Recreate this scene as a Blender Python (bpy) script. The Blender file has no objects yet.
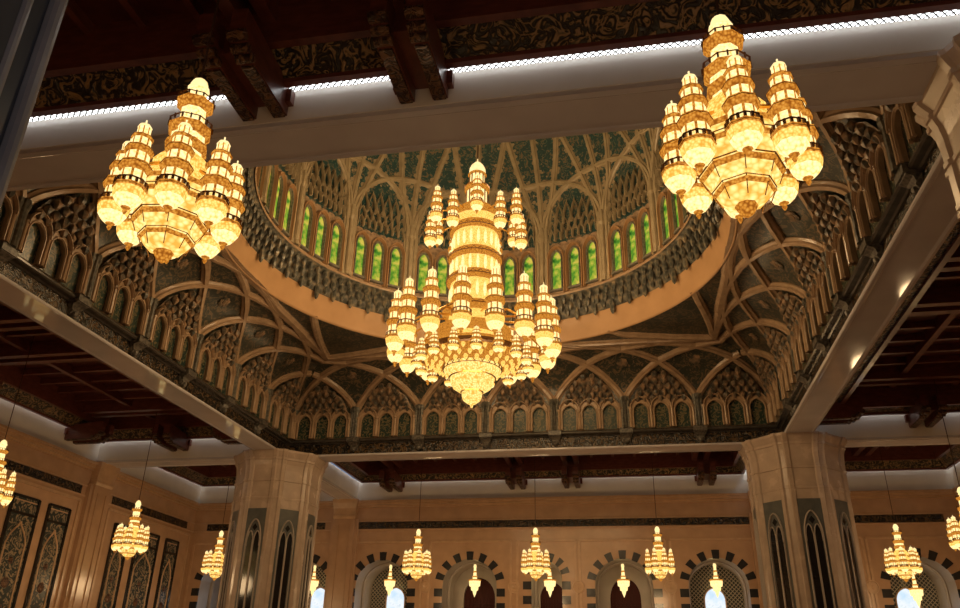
import bpy, math, random
import numpy as np
from mathutils import Vector, Matrix
random.seed(7)
PI = math.pi
sc = bpy.context.scene
COL = sc.collection
sin, cos, rad = math.sin, math.cos, math.radians

# ------------------------------------------------------------------ materials
def new_mat(name):
    m = bpy.data.materials.new(name); m.use_nodes = True
    nt = m.node_tree; nt.nodes.clear()
    out = nt.nodes.new('ShaderNodeOutputMaterial')
    return m, nt, out
def N(nt, typ, **kw):
    n = nt.nodes.new(typ)
    for k, v in kw.items():
        if k in n.inputs: n.inputs[k].default_value = v
        else: setattr(n, k, v)
    return n
def ramp(nt, stops, fac, interp='LINEAR'):
    r = nt.nodes.new('ShaderNodeValToRGB'); r.color_ramp.interpolation = interp
    el = r.color_ramp.elements
    while len(el) < len(stops): el.new(0.5)
    for e, (p, c) in zip(el, stops):
        e.position = p; e.color = (*c, 1)
    nt.links.new(fac, r.inputs[0]); return r.outputs[0]
def coords(nt, scale=(1, 1, 1)):
    tc = nt.nodes.new('ShaderNodeTexCoord')
    mp = nt.nodes.new('ShaderNodeMapping'); mp.inputs['Scale'].default_value = scale
    nt.links.new(tc.outputs['Object'], mp.inputs[0]); return mp.outputs[0]
def surf(name, stops, tex='noise', scale=3.0, rough=0.4, bump=0.0, metal=0.0, spec=0.5, cscale=(1, 1, 1), detail=4.0, rvar=0.0, interp='LINEAR', coat=0.0):
    m, nt, out = new_mat(name)
    b = N(nt, 'ShaderNodeBsdfPrincipled'); b.inputs['Roughness'].default_value = rough
    b.inputs['Metallic'].default_value = metal; b.inputs['Specular IOR Level'].default_value = spec
    b.inputs['Coat Weight'].default_value = coat; b.inputs['Coat Roughness'].default_value = 0.08
    v = coords(nt, cscale)
    if tex == 'noise':
        t = N(nt, 'ShaderNodeTexNoise', Scale=scale, Detail=detail); fac = t.outputs['Fac']
    elif tex == 'voronoi':
        t = N(nt, 'ShaderNodeTexVoronoi', Scale=scale); fac = t.outputs['Distance']
    elif tex == 'floral':
        t = N(nt, 'ShaderNodeTexNoise', Scale=scale, Detail=2.5, Distortion=1.6)
        mm = N(nt, 'ShaderNodeMath', operation='MULTIPLY'); mm.inputs[1].default_value = 24.0
        nt.links.new(t.outputs['Fac'], mm.inputs[0])
        sn = N(nt, 'ShaderNodeMath', operation='SINE'); nt.links.new(mm.outputs[0], sn.inputs[0])
        a = N(nt, 'ShaderNodeMath', operation='MULTIPLY_ADD'); a.inputs[1].default_value = .5; a.inputs[2].default_value = .5
        nt.links.new(sn.outputs[0], a.inputs[0]); fac = a.outputs[0]
    nt.links.new(v, t.inputs['Vector'])
    nt.links.new(ramp(nt, stops, fac, interp), b.inputs['Base Color'])
    if bump:
        bp = N(nt, 'ShaderNodeBump'); bp.inputs['Strength'].default_value = min(1, bump); bp.inputs['Distance'].default_value = 0.05 * max(1, bump)
        nt.links.new(fac, bp.inputs['Height']); nt.links.new(bp.outputs[0], b.inputs['Normal'])
    if rvar:
        mr = N(nt, 'ShaderNodeMapRange'); mr.inputs['To Min'].default_value = rough - rvar; mr.inputs['To Max'].default_value = rough + rvar
        nt.links.new(fac, mr.inputs[0]); nt.links.new(mr.outputs[0], b.inputs['Roughness'])
    nt.links.new(b.outputs[0], out.inputs[0]); return m
def glow(name, stops, scale=6.0, strength=1.0, tex='voronoi', cscale=(1, 1, 1), gloss=0.0):
    """a lit crystal / lit window: the emission carries the cut of the glass"""
    m, nt, out = new_mat(name)
    v = coords(nt, cscale)
    if tex == 'voronoi':
        t = N(nt, 'ShaderNodeTexVoronoi', Scale=scale); fac = t.outputs['Distance']
    else:
        t = N(nt, 'ShaderNodeTexNoise', Scale=scale, Detail=3.0); fac = t.outputs['Fac']
    nt.links.new(v, t.inputs['Vector'])
    e = N(nt, 'ShaderNodeEmission', Strength=strength)
    nt.links.new(ramp(nt, stops, fac), e.inputs['Color'])
    nt.links.new(e.outputs[0], out.inputs[0]); return m

M = {}
M['stone'] = surf('warm_limestone', [(0.3, (.45, .28, .17)), (0.7, (.55, .345, .21))], scale=1.1, rough=.22, bump=.03, detail=6, rvar=.06)
M['stone_trim'] = surf('limestone_moulding', [(0.3, (.48, .305, .18)), (0.7, (.59, .38, .23))], scale=2.0, rough=.30)
M['marble'] = surf('polished_beam_marble', [(0.25, (.52, .50, .53)), (0.75, (.62, .60, .63))], scale=.7, rough=.07, detail=8, rvar=.03, spec=.35)
M['cream'] = surf('cove_lit_face', [(0.3, (.70, .66, .60)), (0.7, (.77, .73, .67))], scale=.8, rough=.14)  # pale tone carries part of the cove light in its colour
M['rib'] = surf('vault_rib_stone', [(0.3, (.30, .205, .13)), (0.7, (.42, .29, .185))], scale=2, rough=.26, bump=.03)
M['dome_rib'] = surf('dome_rib_stone', [(0.3, (.31, .25, .16)), (0.7, (.43, .35, .23))], scale=2, rough=.28)
M['column'] = surf('column_stone', [(0.3, (.44, .345, .275)), (0.7, (.55, .43, .345))], scale=1.3, rough=.26, detail=7, rvar=.06)
M['greystone'] = surf('grey_niche_stone', [(0.3, (.085, .095, .095)), (0.7, (.13, .135, .13))], scale=2.5, rough=.3)
M['lining'] = surf('niche_lining', [(0.3, (.40, .35, .31)), (0.7, (.48, .42, .38))], scale=1, rough=.35)
M['black'] = surf('glossy_black', [(0, (.012, .012, .012)), (1, (.02, .018, .018))], rough=.08)
M['voussoir'] = surf('dark_voussoir', [(0, (.014, .014, .016)), (1, (.035, .035, .04))], scale=4, rough=.2)
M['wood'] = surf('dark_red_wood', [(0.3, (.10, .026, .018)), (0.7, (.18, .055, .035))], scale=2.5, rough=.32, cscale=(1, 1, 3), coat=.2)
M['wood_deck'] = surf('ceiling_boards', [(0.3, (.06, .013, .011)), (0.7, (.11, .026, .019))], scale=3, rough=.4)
M['carved'] = surf('carved_wood_frieze', [(0.25, (.018, .014, .010)), (0.5, (.055, .045, .024)), (0.9, (.32, .20, .085))], tex='floral', scale=2.6, rough=.3, bump=.9)
M['carved_end'] = surf('carved_bracket_wood', [(0.2, (.03, .012, .008)), (0.8, (.17, .085, .04))], tex='floral', scale=3.0, rough=.35, bump=.8)
M['calligraphy'] = surf('black_gilt_frieze', [(0.35, (.010, .010, .010)), (0.62, (.02, .017, .014)), (0.9, (.10, .06, .027))], tex='floral', scale=2.6, rough=.22, bump=.4)
M['cornice'] = surf('dark_cornice_stone', [(0.3, (.040, .036, .033)), (0.7, (.075, .067, .06))], scale=3, rough=.2)
M['corbel'] = surf('corbel_stone', [(0.3, (.06, .056, .05)), (0.7, (.15, .135, .115))], tex='voronoi', scale=8, rough=.35)
M['post'] = surf('green_grey_post', [(0.3, (.10, .10, .085)), (0.7, (.20, .185, .15))], tex='voronoi', scale=6, rough=.35)
M['tile'] = surf('green_floral_tile', [(0.3, (.020, .038, .032)), (0.6, (.045, .07, .055)), (0.75, (.07, .075, .05)), (0.92, (.15, .12, .065))], tex='floral', scale=2.4, rough=.25)
M['muqarnas'] = surf('carved_muqarnas', [(0.25, (.05, .05, .042)), (0.6, (.16, .115, .075)), (0.85, (.30, .19, .11))], tex='voronoi', scale=3.2, rough=.35, bump=.4)
M['muq_dark'] = surf('frieze_muqarnas', [(0.3, (.055, .058, .052)), (0.6, (.13, .125, .10)), (0.85, (.25, .20, .13))], tex='voronoi', scale=4, rough=.35)
M['band'] = surf('ochre_plaster_band', [(0.3, (.40, .235, .115)), (0.7, (.48, .29, .15))], scale=.8, rough=.35)
M['drum'] = surf('drum_stone', [(0.3, (.26, .18, .115)), (0.7, (.42, .29, .19))], tex='voronoi', scale=5, rough=.4, bump=.2)
M['door'] = surf('dark_red_door', [(0.3, (.05, .009, .008)), (0.7, (.07, .012, .010))], scale=3, rough=.5, spec=.15, cscale=(3, 3, .6))
M['gilt'] = surf('gilded_metal', [(0, (.55, .30, .06)), (1, (.85, .52, .14))], scale=9, rough=.34, metal=1.0)
M['dark_gilt'] = surf('bronze_rail', [(0, (.10, .04, .010)), (1, (.24, .11, .03))], scale=14, rough=.45, metal=.3)
M['rod'] = surf('bronze_rod', [(0, (.06, .03, .015)), (1, (.10, .05, .025))], scale=8, rough=.4, metal=.6)
M['panel'] = surf('tall_tile_panel', [(0.28, (.035, .045, .043)), (0.6, (.085, .095, .085)), (0.85, (.30, .23, .15))], tex='floral', scale=2.0, rough=.22)
M['pier'] = surf('blue_grey_marble', [(0.3, (.05, .062, .078)), (0.7, (.085, .10, .125))], scale=1.4, rough=.2, cscale=(1, 1, .3))
M['pier_trim'] = surf('pale_marble_trim', [(0.3, (.26, .28, .32)), (0.7, (.34, .36, .40))], scale=2, rough=.15)
M['floor'] = surf('patterned_carpet', [(0.3, (.16, .05, .03)), (0.6, (.08, .10, .08)), (0.85, (.32, .24, .13))], tex='floral', scale=.6, rough=.9)
GS = 1.0
M['crystal'] = glow('lit_crystal', [(0.0, (1.0, .74, .26)), (0.4, (1.0, .58, .13)), (0.8, (.80, .33, .04))], 24.0, 1.35)
M['crystal_hot'] = glow('lit_crystal_core', [(0.0, (1.0, .86, .46)), (0.5, (1.0, .76, .32)), (0.9, (1.0, .52, .12))], 22.0, 1.4)
M['crystal_amber'] = glow('amber_crystal', [(0.0, (1.0, .50, .09)), (0.4, (.80, .30, .035)), (0.8, (.38, .11, .01))], 24.0, .85)
M['crystal_dome'] = glow('lit_dome_glass', [(0.0, (1.0, .80, .40)), (1.0, (1.0, .68, .25))], 5.0, 1.25)
M['crystal_basin'] = glow('lit_basin_crystal', [(0.0, (1.0, .82, .38)), (0.4, (1.0, .68, .20)), (0.8, (.85, .38, .055))], 12.0, 1.3)
M['green_glass'] = glow('green_stained_glass', [(0.26, (.02, .10, .012)), (0.40, (.12, .34, .03)), (0.50, (.45, .56, .05)), (0.62, (.90, .68, .10))], 2.4, .68, tex='noise')
M['daylight_pane'] = glow('daylit_pane', [(0.3, (.60, .80, 1.0)), (0.6, (.92, .97, 1.0)), (0.8, (.40, .58, .72))], 1.6, .95, tex='noise')

# lozenge grille in front of the cool cove tubes
def lozenge(name, scale, col_open, strength, col_bar):
    m, nt, out = new_mat(name)
    tc = N(nt, 'ShaderNodeTexCoord'); sp = N(nt, 'ShaderNodeSeparateXYZ'); nt.links.new(tc.outputs['UV'], sp.inputs[0])
    def wave(sgn):
        a = N(nt, 'ShaderNodeMath', operation='MULTIPLY_ADD'); a.inputs[1].default_value = sgn
        nt.links.new(sp.outputs[0], a.inputs[0]); nt.links.new(sp.outputs[1], a.inputs[2])
        b = N(nt, 'ShaderNodeMath', operation='MULTIPLY'); b.inputs[1].default_value = scale; nt.links.new(a.outputs[0], b.inputs[0])
        c = N(nt, 'ShaderNodeMath', operation='PINGPONG'); c.inputs[1].default_value = .5; nt.links.new(b.outputs[0], c.inputs[0])
        d = N(nt, 'ShaderNodeMath', operation='GREATER_THAN'); d.inputs[1].default_value = .13; nt.links.new(c.outputs[0], d.inputs[0])
        return d.outputs[0]
    k = N(nt, 'ShaderNodeMath', operation='MULTIPLY'); nt.links.new(wave(1), k.inputs[0]); nt.links.new(wave(-1), k.inputs[1])
    bar = N(nt, 'ShaderNodeBsdfPrincipled', Roughness=.4); bar.inputs['Base Color'].default_value = (*col_bar, 1)
    mx = N(nt, 'ShaderNodeMixShader'); nt.links.new(k.outputs[0], mx.inputs[0])
    nt.links.new(bar.outputs[0], mx.inputs[1])
    if strength:
        e = N(nt, 'ShaderNodeEmission', Strength=strength); e.inputs['Color'].default_value = (*col_open, 1)
        nt.links.new(e.outputs[0], mx.inputs[2])
    else:
        e = N(nt, 'ShaderNodeBsdfPrincipled', Roughness=.1); e.inputs['Base Color'].default_value = (*col_open, 1)
        nt.links.new(e.outputs[0], mx.inputs[2])
    nt.links.new(mx.outputs[0], out.inputs[0]); return m
M['cove_grille'] = lozenge('cove_grille', 5.5, (.97, .985, .98), 3.3, (.05, .04, .035))
M['lattice'] = lozenge('window_lattice', 3.4, (.05, .055, .055), 0, (.42, .37, .30))

# vault tiles: dark floral tile with a scalloped pale border along the ribs (vertex attribute = distance to rib)
def vault_tile(name, base, w0, amp, freq, edge):
    m, nt, out = new_mat(name)
    b = N(nt, 'ShaderNodeBsdfPrincipled', Roughness=.28)
    v = coords(nt)
    def floral(scale, k1):
        t = N(nt, 'ShaderNodeTexNoise', Scale=scale, Detail=2.5, Distortion=1.8); nt.links.new(v, t.inputs['Vector'])
        c = N(nt, 'ShaderNodeMath', operation='MULTIPLY'); c.inputs[1].default_value = k1; nt.links.new(t.outputs['Fac'], c.inputs[0])
        sn = N(nt, 'ShaderNodeMath', operation='SINE'); nt.links.new(c.outputs[0], sn.inputs[0])
        d = N(nt, 'ShaderNodeMath', operation='MULTIPLY_ADD'); d.inputs[1].default_value = .5; d.inputs[2].default_value = .5
        nt.links.new(sn.outputs[0], d.inputs[0]); return d.outputs[0]
    tile = ramp(nt, base, floral(1.9, 24))
    at = N(nt, 'ShaderNodeAttribute', attribute_name='ribd')
    tv = N(nt, 'ShaderNodeTexVoronoi', Scale=freq); nt.links.new(v, tv.inputs['Vector'])
    sub = N(nt, 'ShaderNodeMath', operation='MULTIPLY_ADD'); sub.inputs[1].default_value = amp
    nt.links.new(tv.outputs['Distance'], sub.inputs[0]); nt.links.new(at.outputs['Fac'], sub.inputs[2])
    lt = N(nt, 'ShaderNodeMath', operation='LESS_THAN'); lt.inputs[1].default_value = w0; nt.links.new(sub.outputs[0], lt.inputs[0])
    mx = N(nt, 'ShaderNodeMix', data_type='RGBA'); nt.links.new(lt.outputs[0], mx.inputs['Factor'])
    nt.links.new(tile, mx.inputs['A']); mx.inputs['B'].default_value = (*edge, 1)
    nt.links.new(mx.outputs['Result'], b.inputs['Base Color'])
    nt.links.new(b.outputs[0], out.inputs[0]); return m
M['vault'] = vault_tile('vault_floral_tile', [(0.3, (.030, .036, .030)), (0.6, (.055, .062, .050)), (0.8, (.085, .07, .045)), (0.95, (.15, .105, .06))], .40, .5, 4.5, (.20, .14, .085))
M['dome'] = vault_tile('dome_floral_tile', [(0.3, (.018, .058, .062)), (0.6, (.04, .10, .10)), (0.85, (.07, .12, .10)), (0.97, (.20, .13, .08))], .46, .45, 3.5, (.33, .26, .165))

# ------------------------------------------------------------------ mesh builder
class MB:
    def __init__(s): s.v = []; s.f = []; s.m = []; s.uv = {}
    def add(s, vs, fs, m=0, T=None):
        o = len(s.v)
        for p in vs:
            p = Vector(p)
            if T is not None: p = T @ p
            s.v.append(p[:])
        for f in fs: s.f.append([i + o for i in f]); s.m.append(m)
    def box(s, x0, x1, y0, y1, z0, z1, m=0, T=None):
        s.add([(x0, y0, z0), (x1, y0, z0), (x1, y1, z0), (x0, y1, z0), (x0, y0, z1), (x1, y0, z1), (x1, y1, z1), (x0, y1, z1)],
              [(3, 2, 1, 0), (4, 5, 6, 7), (0, 1, 5, 4), (1, 2, 6, 5), (2, 3, 7, 6), (3, 0, 4, 7)], m, T)
    def poly(s, pts, m=0, T=None): s.add(pts, [list(range(len(pts)))], m, T)
    def loft(s, rings, closed=True, m=0, cap0=False, cap1=False, T=None):
        n = len(rings[0]); vs = [p for r in rings for p in r]; fs = []
        for i in range(len(rings) - 1):
            for j in range(n if closed else n - 1):
                k = (j + 1) % n
                fs.append((i * n + j, i * n + k, (i + 1) * n + k, (i + 1) * n + j))
        if cap0: fs.append(list(range(n))[::-1])
        if cap1: fs.append([(len(rings) - 1) * n + j for j in range(n)])
        s.add(vs, fs, m, T)
    def lathe(s, prof, n=12, c=(0, 0), rot=0.0, m=0, T=None, cap0=False, cap1=False):
        rings = [[(c[0] + r * cos(rot + 2 * PI * j / n), c[1] + r * sin(rot + 2 * PI * j / n), z) for j in range(n)] for r, z in prof]
        s.loft(rings, True, m, cap0, cap1, T)
    def prism(s, outline, h, m=0, T=None):
        """outline in local xz, extruded along +y by h"""
        a = [(x, 0, z) for x, z in outline]; b = [(x, h, z) for x, z in outline]
        s.loft([a, b], True, m, True, True, T)
    def sweep(s, path, nrm, w, h, m=0, prof=None, closed=False, hs=None):
        """moulding of width w, height h standing off a surface; path pts, nrm = outward normals"""
        prof = prof or [(-.5, -.3), (-.5, .35), (-.28, .62), (-.2, 1), (.2, 1), (.28, .62), (.5, .35), (.5, -.3)]
        rings = []; n = len(path)
        for i in range(n):
            p = Vector(path[i]); t = Vector(path[min(i + 1, n - 1)]) - Vector(path[max(i - 1, 0)])
            if closed: t = Vector(path[(i + 1) % n]) - Vector(path[i - 1])
            t.normalize(); q = Vector(nrm[i]); q = (q - t * q.dot(t)).normalized(); b = t.cross(q)
            rings.append([(p + b * (a * w) + q * (c * h * (hs[i] if hs else 1)))[:] for a, c in prof])
        if closed: rings.append(rings[0])
        s.loft(rings, True, m, not closed, not closed)
    def tube(s, path, r, n=6, m=0, T=None):
        path = [Vector(p) for p in path]; rings = []
        for i, p in enumerate(path):
            t = (path[min(i + 1, len(path) - 1)] - path[max(i - 1, 0)]).normalized()
            a = Vector((0, 0, 1)) if abs(t.z) < .9 else Vector((1, 0, 0))
            u = t.cross(a).normalized(); w = t.cross(u)
            rings.append([(p + (u * cos(2 * PI * j / n) + w * sin(2 * PI * j / n)) * r)[:] for j in range(n)])
        s.loft(rings, True, m, True, True, T)
    def build(s, name, mats, parent=None, loc=None, smooth=False):
        me = bpy.data.meshes.new(name); me.from_pydata(s.v, [], s.f)
        for k in (mats if isinstance(mats, (list, tuple)) else [mats]): me.materials.append(M[k] if isinstance(k, str) else k)
        me.polygons.foreach_set('material_index', s.m)
        if smooth: me.polygons.foreach_set('use_smooth', [True] * len(s.f))
        me.update()
        o = bpy.data.objects.new(name, me); COL.objects.link(o)
        if parent: o.parent = parent
        if loc: o.location = loc
        return o
def empty(name, loc=(0, 0, 0), rz=0):
    o = bpy.data.objects.new(name, None); o.empty_display_size = .3; COL.objects.link(o)
    o.location = loc; o.rotation_euler = (0, 0, rz); return o
def tag(o, label=None, cat=None, group=None, kind=None):
    if label: o['label'] = label
    if cat: o['category'] = cat
    if group: o['group'] = group
    if kind: o['kind'] = kind
    return o
def struct(o): o['kind'] = 'structure'; return o
def copy_tree(o, parent=None):
    c = o.copy(); COL.objects.link(c)
    if parent: c.parent = parent
    for ch in list(o.children): copy_tree(ch, c)
    return c
def rz(a): return Matrix.Rotation(a, 4, 'Z')

# ------------------------------------------------------------------ main dimensions (metres)
A = 15.0        # half side of the central bay (inner face of beams)
B = 16.6        # outer face of beams
H = 28.8        # hall half width
ZS = 14.2       # beam soffit
ZC = 15.3       # cornice top
ZCOVE = 15.6
BAY = 2 * A / 7
RING, ZR = 11.75, 19.65
COLC = 15.8

def side(s): return rz(-s * PI / 2)      # side 0 = far, then clockwise

# ------------------------------------------------------------------ floor and walls
m = MB(); m.poly([(-30, -36, 0), (30, -36, 0), (30, 36, 0), (-30, 36, 0)]); struct(m.build('floor', 'floor'))

def arch_outline(cx, hw, zs, rise, n=16, z0=0.0):
    """points from left jamb base over the slightly pointed crown to right jamb base"""
    pts = [(cx - hw, z0)]
    for i in range(n + 1):
        t = PI - PI * i / n
        x = hw * cos(t); k = abs(cos(t))
        z = zs + rise * (sin(t) ** .92) + .06 * rise * (1 - k) ** 2
        pts.append((cx + x, z))
    pts.append((cx + hw, z0)); return pts

ARCHES = [(-25.4, 2.05), (-18.95, 2.05), (-12.55, 2.05), (-5.75, 2.05), (0.0, 1.12), (5.55, 2.05), (12.1, 2.05), (18.95, 2.05), (25.4, 2.05)]
Z_SPR, Z_FR = 7.75, 10.9
def spring(hw): return (Z_SPR, 1.85) if hw > 1.5 else (8.25, 1.2)

def arcade_wall(name, y, flip, arches, zmax):
    """wall at |y| with arched openings; flip = +1 faces -y (far wall)"""
    root = empty(name, (0, y, 0), 0 if flip > 0 else PI); struct(root)
    m = MB()
    xs = [-H] + [0.5 * (arches[i][0] + arches[i][1] + arches[i + 1][0] - arches[i + 1][1]) for i in range(len(arches) - 1)] + [H]
    for i, (cx, hw) in enumerate(arches):
        zs, rise = spring(hw); o = arch_outline(cx, hw, zs, rise)
        x0, x1 = xs[i], xs[i + 1]; n = len(o)
        # border points matched to outline
        def border(k):
            x, z = o[k]
            if k <= 1: return (x0, z)
            if k >= n - 2: return (x1, z)
            f = (k - 1) / (n - 3)
            if f < .25: return (x0, zs + (Z_FR - zs) * f / .25)
            if f > .75: return (x1, zs + (Z_FR - zs) * (1 - f) / .25)
            return (x0 + (x1 - x0) * (f - .25) / .5, Z_FR)
        bp = [border(k) for k in range(n)]
        for k in range(n - 1):
            a, b, c, d = o[k], o[k + 1], bp[k + 1], bp[k]
            m.poly([(a[0], 0, a[1]), (b[0], 0, b[1]), (c[0], 0, c[1]), (d[0], 0, d[1])])
    m.poly([(-H, 0, Z_FR), (H, 0, Z_FR), (H, 0, zmax), (-H, 0, zmax)][::-1])
    m.build('wall_face', 'stone', root)
    return root

def wall_dressing(root, L, piers, x_skip=None):
    """mouldings, black frieze and upper cornice of a wall whose face is local y=0 (room at -y)"""
    m = MB()
    for (z0, z1, d) in [(13.62, 13.78, .16), (13.78, 13.98, .30), (13.98, 14.12, .42), (12.52, 12.60, .07), (11.86, 11.94, .07)]:
        m.box(-L, L, -d, .02, z0, z1)
    m.build('cornice_moulding', 'stone_trim', root)
    m = MB(); m.box(-L, L, -.10, .02, 14.12, ZCOVE + .3); m.build('cove_face', 'cream', root)
    for (a, b) in piers:
        m = MB(); m.box(a, b, -.06, .02, 11.98, 12.48); m.build('inscription_frieze', 'calligraphy', root)

# far wall
def dress_arcade(root, arches, visible):
    piers = [(-27.6, -17.5), (-15.1, 15.1), (17.5, 27.6)]
    wall_dressing(root, H, piers)
    # flat frames round each arch and slim pilasters between
    m = MB()
    for cx, hw in arches:
        w = hw + 1.05
        for x in (-w, w): m.box(cx + x - .08, cx + x + .08, -.08, .02, 0, Z_FR)
        m.box(cx - w, cx + w, -.08, .02, Z_FR - .02, Z_FR + .12)
    m.build('arch_frame', 'stone_trim', root)
    # roundels between the arches
    for i in range(len(arches) - 1):
        x = .5 * (arches[i][0] + arches[i][1] + arches[i + 1][0] - arches[i + 1][1])
        if abs(abs(x) - 15.8) < 1.5: continue
        m = MB(); T = Matrix.Translation((x, 0, 7.7)) @ Matrix.Rotation(PI / 2, 4, 'X')
        m.lathe([(.0, .05), (.16, .09), (.2, .05), (.34, .05), (.38, .10), (.44, .10), (.46, 0)], 24, T=T)
        m.build('roundel', 'stone_trim', root)
    for cx, hw in arches:
        zs, rise = spring(hw); ro, ri = hw + .62, hw + .02
        nv = 15 if hw > 1.5 else 13
        # alternating dark stones over the arch and down the jambs
        for k in range(1, nv, 2):
            t0, t1 = PI - PI * k / nv, PI - PI * (k + 1) / nv
            pts = []
            for rr, tt in ((hw, t0), (hw, .5 * (t0 + t1)), (hw, t1), (ro, t1), (ro, .5 * (t0 + t1)), (ro, t0)):
                e = rr - hw
                pts.append((cx + (hw + e) * cos(tt), zs + (rise + e) * sin(tt)))
            mm = MB(); mm.prism(pts, .09, T=Matrix.Translation((0, -.07, 0))); mm.build('voussoir', 'voussoir', root)
        for sx in (-1, 1):
            for j in range(1, 9):
                z1 = zs - .18 - (j - 1) * 1.0; z0 = z1 - .56
                if z0 < .2: break
                mm = MB(); xa, xb = sorted((cx + sx * hw, cx + sx * ro)); mm.box(xa, xb, -.07, .02, z0, z1); mm.build('voussoir', 'voussoir', root)
    # deep vaulted niches behind
    m = MB()
    for cx, hw in arches:
        zs, rise = spring(hw); o = arch_outline(cx, hw, zs, rise)
        m.loft([[(x, -.001, z) for x, z in o], [(x, 4.05, z) for x, z in o]], False)
    m.build('niche_lining', 'lining', root, smooth=False)
    # rib just inside each niche
    m = MB()
    for cx, hw in arches:
        zs, rise = spring(hw); o = arch_outline(cx, hw - .05, zs, rise - .05)
        m.sweep([(x, 1.9, z) for x, z in o], [(cx - x, 0, (zs - z) if z > zs else 0.0001) for x, z in o], .5, .12)
    m.build('niche_rib', 'lining', root)

far_wall = arcade_wall('wall_back', H, 1, ARCHES, ZCOVE)
dress_arcade(far_wall, ARCHES, True)

# windows and doors at the back of the niches
DOORS = {3: 1.25, 4: .95, 5: 1.15}
wi = 0; di = 0
for i, (cx, hw) in enumerate(ARCHES):
    zs, rise = spring(hw); Y = H + 4.0
    if i in DOORS:
        di += 1; dw = DOORS[i]
        root = struct(empty('door_%d' % di, (cx, Y, 0)))
        m = MB(); o = arch_outline(0, hw, zs, rise); n = len(o)
        inn = arch_outline(0, dw, 7.2, 1.5 if dw > 1 else 1.2)
        m.loft([[(x, 0, z) for x, z in o], [(x, 0, z) for x, z in inn], [(x, .3, z) for x, z in inn]], False); m.build('door_surround', 'lining', root)
        m = MB(); m.poly([(x, .3, z) for x, z in inn]);
        for k in range(-4, 5):
            x = k * dw / 4.5
            m.box(x - .035, x + .035, .22, .3, 0, 7.2)
        for z in (1.2, 2.6, 4.0, 5.4, 6.8): m.box(-dw, dw, .23, .3, z, z + .12)
        m.build('door_leaf', 'door', root)
    else:
        wi += 1
        root = struct(empty('window_%d' % wi, (cx, Y, 0)))
        o = arch_outline(0, hw, zs, rise); ow = arch_outline(0, .78, 7.1, .9, z0=5.6); n = len(o)
        me = MB(); me.loft([[(x, 0, z) for x, z in o], [(x, 0, z) for x, z in ow]], False); me.poly([(-hw, 0, 0), (hw, 0, 0), (.78, 0, 5.6), (-.78, 0, 5.6)])
        lat = me.build('lattice_screen', 'lattice', root)
        uvl = lat.data.uv_layers.new(name='UVMap')
        for li, lp in enumerate(lat.data.loops):
            p = lat.data.vertices[lp.vertex_index].co; uvl.data[li].uv = (p.x, p.z)
        m = MB(); m.sweep([(x, .0, z) for x, z in ow], [(0, -1, 0)] * len(ow), .12, .10); m.build('window_frame', 'stone_trim', root)
        m = MB(); m.poly([(x, .12, z) for x, z in ow]); m.build('window_pane', 'daylight_pane', root)

# pilasters of the far wall and the left wall, where the cross beams land
def pilaster(name, loc, rot):
    root = struct(empty(name, loc, rot))
    m = MB(); m.box(-.85, .85, -.45, .02, 0, 12.7)
    for x in (-.95, .95): m.box(x - .16, x + .16, -.30, .02, 0, 12.7)
    for x in (-.45, .45): m.box(x - .06, x + .06, -.52, -.45, .6, 12.2)
    m.build('pilaster_shaft', 'stone', root)
    m = MB()
    prof = [(.88, .46, 12.7), (.93, .54, 12.85), (.93, .54, 13.0), (.90, .50, 13.05), (.92, .54, 13.5), (1.0, .66, 13.9), (1.04, .70, 14.2)]
    m.loft([[(-w, .02, z), (-w, -d, z), (w, -d, z), (w, .02, z)] for w, d, z in prof], True, 0, True, True)
    m.build('pilaster_capital', 'stone_trim', root)
    return root
pi_n = 0
for x in (-COLC, COLC):
    pilaster('pilaster', (x, H, 0), 0); pilaster('pilaster', (-H, x, 0), PI / 2); pilaster('pilaster', (H, x, 0), -PI / 2)

# left wall with tall tile panels, right wall the same
for sx, nm in ((-1, 'wall_left'), (1, 'wall_right')):
    root = struct(empty(nm, (sx * H, 0, 0), PI / 2 if sx < 0 else -PI / 2))
    m = MB(); m.poly([(-H, 0, 0), (H, 0, 0), (H, 0, ZCOVE), (-H, 0, ZCOVE)][::-1]); m.build('wall_face', 'stone', root)
    sg = 1 if sx < 0 else -1        # local x = sg*world y
    wall_dressing(root, H, [(-27.6, -17.6), (-14.2, 14.2), (17.6, 27.6)])
    for a, b in ((-14.3, 14.3), (17.4, 28.2), (-28.2, -17.4)):
        m = MB()
        for x in (a, b): m.box(x - .1, x + .1, -.10, .02, 0, 11.6)
        m.box(a, b, -.10, .02, 11.5, 11.66); m.build('wall_frame', 'stone_trim', root)

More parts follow.
